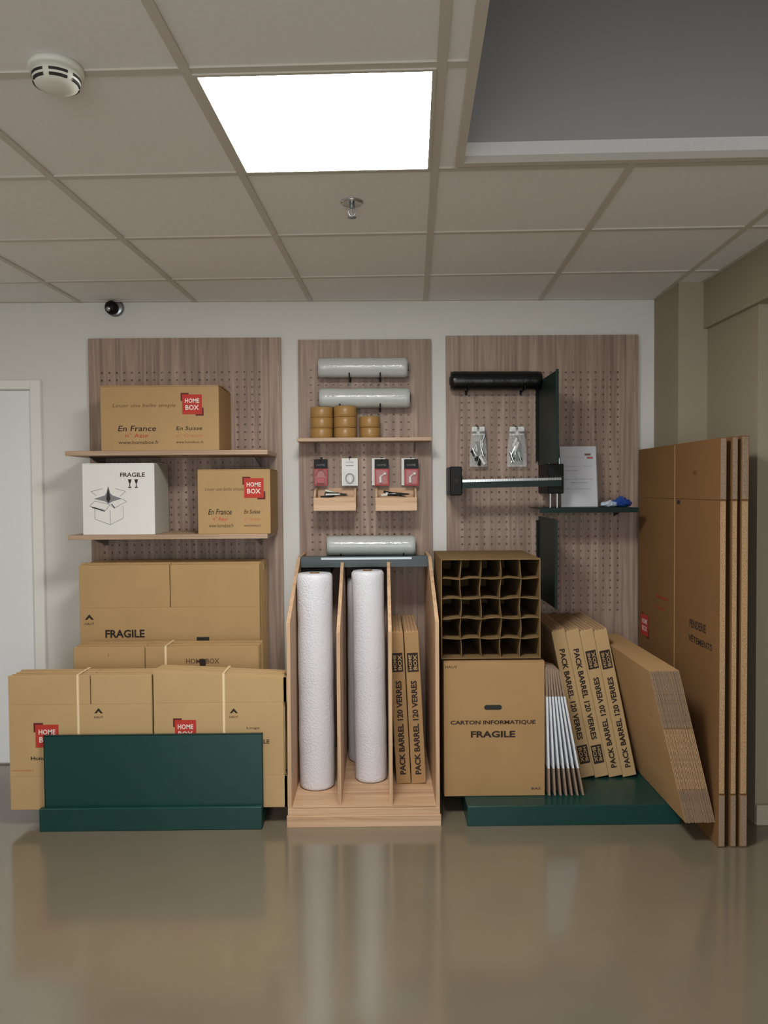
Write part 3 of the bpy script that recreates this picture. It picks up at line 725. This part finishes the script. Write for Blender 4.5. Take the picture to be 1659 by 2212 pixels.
# cutter dispenser
dp = thing('paper_roll_dispenser', (AX(1095, -.2, 1040), -.15, AZ(1070, -.28, 1095)), 'black roll dispenser with a serrated silver cutting bar', 'dispenser')
for x0p, x1p, y0p, y1p in ((972, 998, 1008, 1070), (1183, 1218, 1002, 1066)):
    yk = -.26; a = A(x0p, y0p, yk); b = A(x1p, y1p, yk)
    q = MB('black'); q.box(a.x, b.x, yk, PF, b.z, a.z, bev=.004); q.cyl(((a.x+b.x)/2, yk-.004, (a.z+b.z)/2), ((a.x+b.x)/2, yk, (a.z+b.z)/2), .012, 16, m='slot'); q.build('bracket', dp)
yk = -.285; a = A(999, 1040, yk); b = A(1213, 1035, yk)
q = MB('greend'); q.prism([(a.x-.0, a.z-.034), (b.x, b.z-.034), (b.x, b.z), (a.x, a.z)], 'y', yk, yk+.03); q.build('crossbar', dp)
q = MB('chrome'); n = 60
for k in range(n):
    u = k/n; u1 = (k+.82)/n; p0 = a.lerp(b, u); p1 = a.lerp(b, u1)
    q.add([p0+Vector((0, -.003, -.004)), p1+Vector((0, -.003, -.004)), p1+Vector((0, -.003, .008)), p0+Vector((0, -.003, .008)), p0+Vector((0, .003, -.004)), p1+Vector((0, .003, -.004)), p1+Vector((0, .003, .008)), p0+Vector((0, .003, .008))],
          [(0, 1, 2, 3), (4, 7, 6, 5), (0, 4, 5, 1), (3, 2, 6, 7), (0, 3, 7, 4), (1, 5, 6, 2)])
q.build('serrated_blade', dp)
# green shelf on the right
sy = -.275; zs = AZ(1097, sy, 1270); sx0, sx1 = AX(1166, sy, 1097), AX(1379, sy, 1097)
sh = thing('wall_shelf', ((sx0+sx1)/2, -.1, zs-.03), 'narrow dark green metal shelf on the right pegboard', 'shelf')
b = MB('greend'); b.box(sx0, sx1, sy, PF, zs-.004, zs); b.box(sx0, sx1, sy-.001, sy+.002, zs-.024, zs+.001); b.build('board', sh)
b = MB('greend'); b.prism([(PF, zs-.004), (PF, zs-.05), (PF-.01, zs-.05), (sy+.05, zs-.004)], 'x', sx1-.05, sx1-.047); b.build('bracket', sh)
for px in (1188, 1203):
    x = AX(px, -.24, 1080); q = MB('chrome'); q.cyl((x, -.245, zs), (x, -.245, AZ(1064, -.26, 1195)-.0), .004, 10); q.build('post', dp)
q = MB('chrome'); 
for px in (1186, 1208):
    x = AX(px, -.24, 1000); q.cyl((x, -.24, AZ(1003, -.26, 1195)), (x, -.24, AZ(990, -.24, 1195)), .005, 10)
q.build('pin', dp)
# sign in an acrylic stand
y = -.15; Mx = Matrix.Translation((AX(1252, y, 1085), y, zs+.001)) @ Matrix.Rotation(math.radians(-7), 4, 'X') @ Matrix.Rotation(math.radians(0), 4, 'Y')
w_, h_ = AX(1291, y, 1085)-AX(1213, y, 1085), AZ(963, y, 1250)-zs
sg = thing('sign_stand', (AX(1252, y, 1085), y, zs), 'white printed sheet in a clear stand on the green shelf', 'sign')
pr = MB(['paper'], Mx); pr.box(-w_/2, w_/2, 0, .001, .002, h_)
yy = -.0006
pr.quad((w_*.27, yy, h_*.865), w_*.17, h_*.035, 'inkdark'); pr.quad((w_*.33, yy, h_*.81), w_*.17, h_*.035, 'inkred')
pr.text('HOME BOX vente de cartons', (-w_*.10, yy, h_*.82), width=w_*.5, height=.0035, m='grey')
for i, (s, v, wd) in enumerate((('Cartons    Prix', .67, .75), ('Adhésifs', .60, .35), ('VENTE DE CARTONS', .46, .8), ('EMBALLAGES', .40, .45), ('Merci de demander', .30, .7))):
    pr.text(s, (-.0+(w_*-.2 if i == 1 else 0), yy, h_*v), width=w_*wd, height=.0055, m='grey', bold=.01)
pr.build('sheet', sg)
cl = MB(['clear'], Mx); cl.box(-w_/2-.004, w_/2+.004, -.0035, -.0015, 0, h_+.004); cl.box(-w_/2-.004, w_/2+.004, -.0035, .07, -.001, .001); cl.build('holder', sg)
# crumpled blue packet
rnd = random.Random(3)
def crumple(c, rx, ry, rz, m, seed):
    q = MB(m); bm2 = bmesh.new(); bmesh.ops.create_icosphere(bm2, subdivisions=3, radius=1)
    rnd = random.Random(seed)
    vs = []
    for v in bm2.verts:
        k = 1+rnd.uniform(-.16, .16); z = max(-.9, v.co.z)
        vs.append(Vector(c)+Vector((v.co.x*rx*k, v.co.y*ry*k, (z+.9)*rz*k*(1.1-.35*abs(v.co.x)))))
    fs = [tuple(v.index for v in f.verts) for f in bm2.faces]
    q.add(vs, fs, 0); bm2.free(); return q
y = -.17; p0 = A(1333, 1090, y)
cp = thing('plastic_packet', (p0.x, y, zs), 'crumpled blue and clear plastic packet on the green shelf', 'packet')
crumple((p0.x+.022, y, zs+.001), .055, .04, .024, 'blue', 4).build('blue_wrap', cp)
crumple((p0.x-.045, y-.01, zs+.001), .042, .035, .016, 'pblue', 9).build('pale_wrap', cp)
# ================================================================== LEFT BASE UNIT AND FLAT BOXES
YG = -.83
bx0, bx1 = AX(87, YG, 1790), AX(567, YG, 1790); ZBASE = .075
bu = thing('base_shelf', ((bx0+bx1)/2, YG/2, 0), 'dark green metal base shelf with a tall front guard, on the left', 'shelf base', 'green metal base shelves')
b = MB('green'); b.box(bx0+.01, bx1-.005, YG+.02, -.02, ZBASE-.02, ZBASE, bev=.001); b.build('deck', bu)
b = MB('green'); b.box(bx0, bx1, YG-.01, YG+.012, 0, .098, bev=.003); b.box(bx0, bx0+.004, YG, -.03, .0, ZBASE-.02); b.box(bx1-.004, bx1, YG, -.03, 0, ZBASE-.02); b.build('plinth', bu)
gz = AZ(1589, YG, 330); gx0, gx1 = AX(91, YG, 1600), AX(566, YG, 1600)
b = MB('green'); b.box(gx0, gx1, YG+.0125, YG+.016, .078, gz, bev=.001); b.box(gx0, gx0+.003, YG+.0125, YG+.026, .08, gz); b.box(gx0, gx1, YG+.0125, YG+.026, gz-.003, gz)
b.box(gx1-.003, gx1, YG+.0125, YG+.026, .08, gz); b.build('front_guard', bu)
def haut(b, c, s=.03, m='ink'):
    c = Vector(c)
    b.add([c+Vector((-s/2, 0, -.2*s)), c+Vector((0, 0, s*.4)), c+Vector((s/2, 0, -.2*s)), c+Vector((s*.22, 0, -.2*s)), c+Vector((0, 0, .05*s)), c+Vector((-s*.22, 0, -.2*s))], [(0, 1, 4, 5), (1, 2, 3, 4)], m)
    b.text('HAUT', c+Vector((0, 0, -s*.65)), width=s*1.05, height=s*.26, m=m, bold=.01)
def flat_pieces(x0, x1, y0, y1, z0, z1, creases, slot, m, prints=None, me='edge'):
    """body + flaps of one knocked-down box; creases = (z low, z high); slot = x of the flap cuts"""
    zl, zh = creases; g = .002; out = []
    sb = MB([m, me]); sb.box(x0, x1, y0, y1, zl, zh, bev=.0014)
    if prints: prints(sb)
    fl = []
    for za, zb in ((zh, z1), (z0, zl)):
        if slot is None: fl.append(MB([m, me]).box(x0, x1, y0, y1, za, zb, bev=.0014))
        else: fl.append(MB([m, me]).box(x0, slot-g, y0, y1, za, zb, bev=.0014)); fl.append(MB([m, me]).box(slot+g, x1, y0, y1, za, zb, bev=.0014))
    return sb, fl
def join(mbs):
    a = mbs[0]
    for b in mbs[1:]:
        me = bpy.data.meshes.new('x'); b.bm.to_mesh(me); n0 = len(a.bm.faces); a.bm.from_mesh(me); bpy.data.meshes.remove(me); b.bm.free()
    return a
# --- A: loose flat boxes against the pegboard
ya = -.315; xa0, xa1 = AX(172, ya, 1300), AX(561, ya, 1300); za1 = AZ(1220, ya, 360); zc_ = AZ(1312, ya, 360)
slot = AX(367, ya, 1260); tA = .0115; nA = 22
def printA(b):
    yy = ya-.0006
    haut(b, (AX(193, ya, 1335), yy, AZ(1335, ya, 193)), .045)
    b.text('FRAGILE', (AX(270, ya, 1369), yy, AZ(1369, ya, 270)), width=AX(313, ya, 1369)-AX(228, ya, 1369), m='ink', bold=.035)
    b.box(AX(425, ya, 1380), AX(452, ya, 1380), ya-.0008, ya, AZ(1400, ya, 440), AZ(1376, ya, 440), m='slot')
def loose_flat(x0, x1, y0, t_, z0, z1, creases, slot, label, grp, m='card', prints=None, parts=True):
    if parts:
        th = thing('flattened_box', ((x0+x1)/2, y0, z0), label, 'flattened box', grp)
        body, fl = flat_pieces(x0, x1, y0, y0+t_, z0, z1, creases, slot, m, prints)
        body.build('panel', th)
        for f in fl: f.build('flap', th)
        return th
    body, fl = flat_pieces(x0, x1, y0, y0+t_, z0, z1, creases, slot, m, prints)
    return tag(join([body]+fl).build('flattened_box', origin=((x0+x1)/2, y0, z0)), label, 'flattened box', grp)
loose_flat(xa0, xa1, ya, tA-.001, ZBASE, za1, (ZBASE+.26, zc_), slot, 'front flattened brown box printed FRAGILE, leaning on the left pegboard', 'tall flattened boxes stacked on the left pegboard', prints=printA)
o = loose_flat(xa0, xa1, ya+tA, tA-.001, ZBASE, za1, (ZBASE+.26, zc_), slot, 'flattened brown box in the stack behind the one printed FRAGILE', 'flattened boxes behind the FRAGILE one', parts=False)
for k in range(2, nA):
    c = dup(o, (o.location.x+random.uniform(-.004, .004), ya+tA*k, o.location.z)); c.scale.z = 1+random.uniform(-.006, .008)
# --- bundles
def bundle(x0, x1, yf, t_, n, z0, z1, creases, slot, label, prints, strap_x, m='card', topj=.006, grp='strapped bundles of flattened boxes', shift=0, slope=0):
    th = thing('box_bundle', ((x0+x1)/2, yf+t_*n/2, z0), label, 'bundle', grp)
    rnd = random.Random(int(x0*1000))
    for k in range(n):
        dx = 0 if k == 0 else rnd.uniform(-.005, .005)+shift*k/n; dz2 = 0 if k == 0 else rnd.uniform(-topj, topj*.3)
        body, fl = flat_pieces(x0+dx, x1+dx, yf+t_*k, yf+t_*(k+1)-.001, z0, z1+dz2, creases, slot+dx, m, prints if k == 0 else None)
        subs = fl if k == 0 else []
        j = body if k == 0 else join([body]+fl)
        if slope:
            for mb_ in [j]+subs:
                for v in mb_.bm.verts:
                    if v.co.z > creases[1]+.01: v.co.z += slope*((v.co.x-x0)/(x1-x0)-.5)
        fo = j.build('folded_box', th)
        for sb_ in subs: sb_.build('flap', fo)
    st = MB('strap'); zt = z1+.002; y1 = yf+t_*n
    st.box(strap_x-.005, strap_x+.005, yf-.0016, yf-.0006, z0+.001, zt); st.box(strap_x-.005, strap_x+.005, yf-.0016, y1+.001, zt, zt+.001); st.box(strap_x-.005, strap_x+.005, y1, y1+.001, z0+.001, zt)
    st.build('strap', th)
    return th
# B behind
yb_ = -.53; x0, x1 = AX(159, yb_, 1420), AX(558, yb_, 1420); zt = AZ(1397, yb_, 360)
def printB(b):
    yy = yb_-.0006; zc = AZ(1428, yb_, 440)
    b.text('HOME BOX', (AX(438, yb_, 1430), yy, zc), width=AX(474, yb_, 1430)-AX(402, yb_, 1430), height=.024, m='inkbrown', bold=.02)
    b.quad((AX(438, yb_, 1430), yy-.0003, zc-.006), .028, .032, 'ink')
    b.text('1', (AX(234, yb_, 1415), yy, AZ(1415, yb_, 234)), height=.014, m='inkbrown')
bundle(x0, x1, yb_, .009, 16, ZBASE, zt, (ZBASE+.12, zt-.16), AX(313, yb_, 1420), 'middle strapped bundle of flattened boxes between the FRAGILE stack and front bundles', printB, AX(358, yb_, 1420))
# C front left
yc = -.79; x0, x1 = AX(20, yc, 1600), AX(329, yc, 1600); zt = AZ(1459, yc, 180)
def printC(b):
    yy = yc-.0006
    q = lambda px, py: Vector((AX(px, yc, py), yy, AZ(py, yc, px)))
    logo(b, q(102, 1590), .112)
    haut(b, q(213, 1537), .038)
    b.text('Homebox', q(95, 1638), width=.11, height=.016, m='ink', bold=.02)
    b.text('www.homebox.fr', q(50, 1664), width=.095, height=.010, m='inkorange')
bundle(x0, x1, yc, .011, 13, ZBASE, zt, (AZ(1678, yc, 60), AZ(1522, yc, 180)), AX(195, yc, 1480), 'front left strapped bundle of flattened boxes behind the green guard', printC, AX(168, yc, 1480), m='cardp', shift=.01)
# D front right
x0, x1 = AX(333, yc, 1600), AX(615, yc, 1600)-.004; zt = AZ(1456, yc, 470)
def printD(b):
    yy = yc-.0006
    q = lambda px, py: Vector((AX(px, yc, py), yy, AZ(py, yc, px)))
    logo(b, q(401, 1578), .104)
    haut(b, q(505, 1537), .036)
    b.text('Linge', q(547, 1573), width=.055, height=.013, m='ink')
    b.text('VAISSELLE', q(552, 1602), width=.12, height=.018, m='ink', bold=.02)
    b.text('Homebox', q(545, 1625), width=.08, height=.014, m='ink', bold=.02)
bundle(x0, x1, yc, .011, 13, ZBASE, zt, (AZ(1675, yc, 590), AZ(1518, yc, 470)), AX(620, yc, 1480), 'front right strapped bundle of flattened boxes next to the wooden rack', printD, AX(483, yc, 1480), m='cardp', slope=-.03)
# ================================================================== RIGHT BASE UNIT AND WHAT STANDS ON IT
rx0b, rx1b = AX(1010, YG, 1783), AX(1470, YG, 1783)
bu = thing('base_shelf', ((rx0b+rx1b)/2, YG/2, 0), 'low dark green metal base shelf without guard, on the right', 'shelf base', 'green metal base shelves')
ZB2 = .085
b = MB('green'); b.box(rx0b, rx1b, YG+.006, -.035, ZB2-.004, ZB2, bev=.001); b.build('deck', bu)
b = MB('green'); b.box(rx0b, rx1b, YG, YG+.006, 0, ZB2, bev=.002); b.box(rx0b, rx0b+.004, YG+.006, -.035, 0, ZB2-.004); b.box(rx1b-.004, rx1b, YG+.006, -.035, 0, ZB2-.004); b.build('plinth', bu)
# carton informatique
yi = -.72
x0, x1 = AX(959, yi, 1570), AX(1177, yi, 1570); z0 = ZB2+.001; zt = AZ(1427, yi, 1065)
def printI(b):
    yy = yi-.0006
    q = lambda px, py: Vector((AX(px, yi, py), yy, AZ(py, yi, px)))
    b.text('CARTON INFORMATIQUE', q(1065, 1561), width=AX(1157, yi, 1560)-AX(973, yi, 1560), height=.021, m='ink', bold=.03)
    b.text('FRAGILE', q(1065, 1586), width=AX(1113, yi, 1560)-AX(1017, yi, 1560), height=.029, m='ink', bold=.035)
    b.text('HAUT', q(975, 1441), width=.052, height=.010, m='ink', bold=.01); b.text('BAS', q(1158, 1703), width=.04, height=.010, m='ink', bold=.01)
    c = q(1065, 1528); n = 12; rr = .011; hw = .028
    pts = [c+Vector((hw*(1 if math.cos(a) > 0 else -1)+rr*math.cos(a), -.0002, rr*math.sin(a))) for a in [2*math.pi*(k+.5)/n for k in range(n)]]
    b.add(pts, [tuple(range(n))], 'slot')
ci = carton(x0, x1, yi, -.24, z0, zt, 'plain brown carton printed CARTON INFORMATIQUE FRAGILE under the bottle divider box', None, m='card2', prints=printI)
# bottle divider box, open side to the front
yd = -.70; x0, x1 = AX(953, yd, 1420), AX(1168, yd, 1420); z0 = zt+.004; zt2 = AZ(1207, yd, 1060); dpt = .46
bd = thing('bottle_divider_box', ((x0+x1)/2, yd+dpt/2, z0), 'open brown carton with a grid of twenty five bottle cells', 'box')
t_ = .005; q = MB(['kraft'])
q.box(x0, x1, yd, yd+dpt, z0, z0+t_); q.box(x0, x1, yd, yd+dpt, zt2-t_, zt2); q.box(x0, x0+t_, yd, yd+dpt, z0+t_, zt2-t_); q.box(x1-t_, x1, yd, yd+dpt, z0+t_, zt2-t_); q.box(x0+t_, x1-t_, yd+dpt-t_, yd+dpt, z0+t_, zt2-t_)
q.build('shell', bd)
rnd = random.Random(11)
for k in range(1, 5):
    # upright slats, slightly wavy
    xk = x0+(x1-x0)*k/5; q = MB('kraft'); n = 10
    vs = []
    for i in range(n+1):
        z = z0+t_+(zt2-z0-2*t_)*i/n; dx = .004*math.sin(i*1.3+k)+.001*rnd.random()
        for yy in (yd+.012, yd+dpt-.012):
            for s in (-.0015, .0015): vs.append((xk+dx+s, yy, z))
    fs = []
    for i in range(n):
        a = i*4; b2 = a+4
        fs += [(a, a+1, b2+1, b2), (a+2, b2+2, b2+3, a+3), (a, b2, b2+2, a+2), (a+1, a+3, b2+3, b2+1)]
    q.add(vs, fs, 0); q.build('upright_slat', bd)
    zk = z0+(zt2-z0)*k/5; q = MB('kraft'); vs = []
    n = 20
    for i in range(n+1):
        x = x0+t_+(x1-x0-2*t_)*i/n; dz2 = .003*math.sin(i*.9+k*2)+.001*rnd.random()
        for yy in (yd+.008, yd+dpt-.012):
            for s in (-.0015, .0015): vs.append((x, yy, zk+dz2+s))
    fs = []
    for i in range(n):
        a = i*4; b2 = a+4
        fs += [(a, a+1, b2+1, b2), (a+2, b2+2, b2+3, a+3), (a, b2, b2+2, a+2), (a+1, a+3, b2+3, b2+1)]
    q.add(vs, fs, 0); q.build('level_slat', bd)
# fanned pale flat boxes
ys = -.725; n = 7
for k in range(n):
    fb = AX(1187+12.2*k, ys, 1717); ft = AX(1182+6.2*k, ys, 1505); zA = ZB2+.002; zB = AZ(1660, ys, 1220); zC = AZ(1505, ys, 1200); zD = AZ(1442+1.5*k, ys, 1190)
    fb = min(fb, AX(1262, ys, 1717))
    sl = (ft-fb)/(zC-zA)
    th = thing('flat_pale_box', (fb, ys, zA), ('flat pale edged box in the fan beside the FRAGILE computer carton' if 0 < k < n-1 else ('leftmost flat pale edged box, touching the computer carton' if k == 0 else 'rightmost flat pale edged box, next to the narrow printed boxes')), 'flattened box', 'fan of flat pale edged boxes')
    X = lambda z: fb+sl*(z-zA)
    for nm, za, zb, mm, t_ in (('bottom_flap', zA, zB, 'edgeg', .0042), ('panel', zB, zC, 'silver', .0042), ('top_flap', zC, zD, 'edgeg', .0042)):
        q = MB([mm]); q.prism([(X(za)-t_, za), (X(za)+t_, za), (X(zb)+t_, zb), (X(zb)-t_, zb)], 'y', ys, ys+.16); q.build(nm, th)
# narrow printed boxes leaning
yp = -.52; lean = math.radians(11.5)
w_ = (AX(1382, yp, 1690)-AX(1258, yp, 1690))/4*math.cos(lean)
hp = (AZ(1360, yp, 1250)-ZB2)/math.cos(lean)
labs = ['first from the left of the leaning narrow printed boxes', 'second of the leaning narrow printed boxes, text downwards', 'third of the leaning narrow printed boxes, dark logo on top', 'rightmost leaning narrow printed box, touching the thick stack']
for k in range(4):
    xf = AX(1255+30.4*(k+.5), yp, 1692)
    pack(xf, yp+.002*k, ZB2+.001, w_*.965, hp-.012, .46, lean, labs[k], k < 2, 'leaning narrow printed boxes on the right')
# thick leaning stack of flattened boxes
yq = -1.02; n = 22
xb0, xb1 = AX(1481, yq, 1785), AX(1546, yq, 1790); zb = ZB2+.002; xt0, xt1 = AX(1402, yq, 1450), AX(1487, yq, 1447); ztq = AZ(1449, yq, 1440)
sl = math.atan2(xb0-xt0, ztq-zb)
tq = (xb1-xb0)/n
hq = (ztq-zb)/math.cos(sl)
lift0 = 0.0
src = None
for k in range(n):
    Mx = Matrix.Translation((xb0+tq*k, yq, zb)) @ Matrix.Rotation(-sl, 4, 'Y')
    tt = tq*math.cos(sl)*.80
    q = MB(['card2', 'edgeg', 'edge'], Mx)
    hz = [0, hq*.22, hq*.62, hq]
    q.box(0, tt, 0, .80, 0, hz[1]-.001, bev=.0008); q.box(0, tt, 0, .80, hz[1], hz[2], bev=.0008); q.box(0, tt, 0, .80, hz[2]+.001, hz[3], bev=.0008)
    for i in range(3): q.box(tt*.12, tt*.88, -.0006, 0, hz[i]+.003, hz[i+1]-.003, m=('edgeg', 'edge', 'edgeg')[i])
    if k == 0:
        q.text('HAUT', (-.0006, .12, hq*.66), width=.03, height=.01, m='inkbrown', right=(0, -1, 0), up=(0, 0, 1))
    lab = 'flattened box in the thick leaning stack by the large sheets'; 
    if k == 0: lab = 'leftmost flattened box of the thick leaning stack, touching the narrow boxes'
    if k == n-1: lab = 'rightmost flattened box of the thick leaning stack, nearest the large sheets'
    if src is None or k == n-1:
        oq = q.build('flattened_box', origin=(xb0+tq*k, yq, zb)); tag(oq, lab, 'flattened box', 'thick leaning stack of flattened boxes'); 
        if k == 1: src = oq
        if src is None and k == 0: pass
    else: q.bm.free(); 
    if k >= 1 and k < n-1:
        if src is None: src = oq
        if k > 1: c = dup(src, (xb0+tq*k, yq+random.uniform(-.004, .004), zb))
# three large flattened boxes against the right wall
ysh = -1.05
for k, (p0, p1, lb) in enumerate(((1553, 1567, 'nearest large flattened box with dark lettering, against the right wall'), (1579, 1591, 'middle one of the three large flattened boxes at the right wall'), (1599, 1615, 'rightmost large flattened box, closest to the right wall'))):
    xf, xe = AX(p0, ysh, 1500), AX(p1, ysh, 1500); back = -.09 if k == 0 else -.36
    zt = AZ(945-2*k, ysh, p1); z0 = .002
    xback = min(AX(1381, -.1, 1300), xf) if k == 0 else xf-.0
    th = thing('large_flattened_box', ((xf+xe)/2, (ysh+back)/2, z0), lb, 'flattened box', 'large flattened boxes at the right wall')
    t_ = (xe-xf)*.95
    zl = AZ(1717, ysh, p0); zh = AZ(1080, ysh, p0)
    def plank(za, zb, tk, m, nm, cut=False):
        q = MB([m, 'edge', 'edgeg'])
        pts = [(xf, ysh), (xf+tk, ysh), (xback+tk, back), (xback, back)]
        q.prism(pts, 'z', za, zb)
        e = 'edge' if nm == 'p' else 'edgeg'
        q.box(xf+tk*.08, xf+tk*.92, ysh-.0012, ysh, za+.004, zb-.004, m=e); return q
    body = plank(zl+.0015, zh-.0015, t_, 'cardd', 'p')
    if k == 0:
        # printing faces the room's left side
        dirv = Vector((xf-xback, ysh-back, 0)).normalized(); nrm = Vector((-1, 0, 0))*.0009
        def on(px, py):
            # point of the sheet's left face seen at this pixel
            a = (px-W/2-CX)/FPX; b2 = -(py-H/2)/FPX; d = R2*a+U2*b2+FV
            o_ = Vector((0, -D, ZC)); n_ = Vector((dirv.y, -dirv.x, 0)); t2 = (Vector((xf, ysh, 0))-o_).dot(n_)/d.dot(n_)
            return o_+d*t2+nrm
        body.text('PENDERIE', on(1507, 1352), width=.17, height=.035, m='ink', right=dirv, bold=.02)
        body.text('VÊTEMENTS', on(1512, 1386), width=.24, height=.035, m='ink', right=dirv, bold=.02)
        body.text('www.homebox.fr', on(1430, 1290), width=.16, height=.022, m='inkred', right=dirv)
        body.text('En France', on(1425, 1312), width=.14, height=.02, m='inkred', right=dirv)
        c = on(1393, 1350); logo(body, c, .12, right=dirv, n=Vector((-1, 0, 0)))
        body.quad(on(1466, 1085), .035, .018, 'ink', right=dirv)
        body.text('HAUT', on(1502, 1022), width=.04, height=.02, m='inkbrown', right=dirv)
    body.build('panel', th)
    # vertical score line as a real groove cover
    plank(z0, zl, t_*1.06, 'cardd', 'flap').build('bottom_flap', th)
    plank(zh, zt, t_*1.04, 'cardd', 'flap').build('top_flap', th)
    if k == 0:
        c = on(1457, 1250); q = MB('card2'); q.box(c.x-.0008, c.x+.0012, c.y-.003, c.y+.003, .01, zt-.004); q.build('score_line', th)
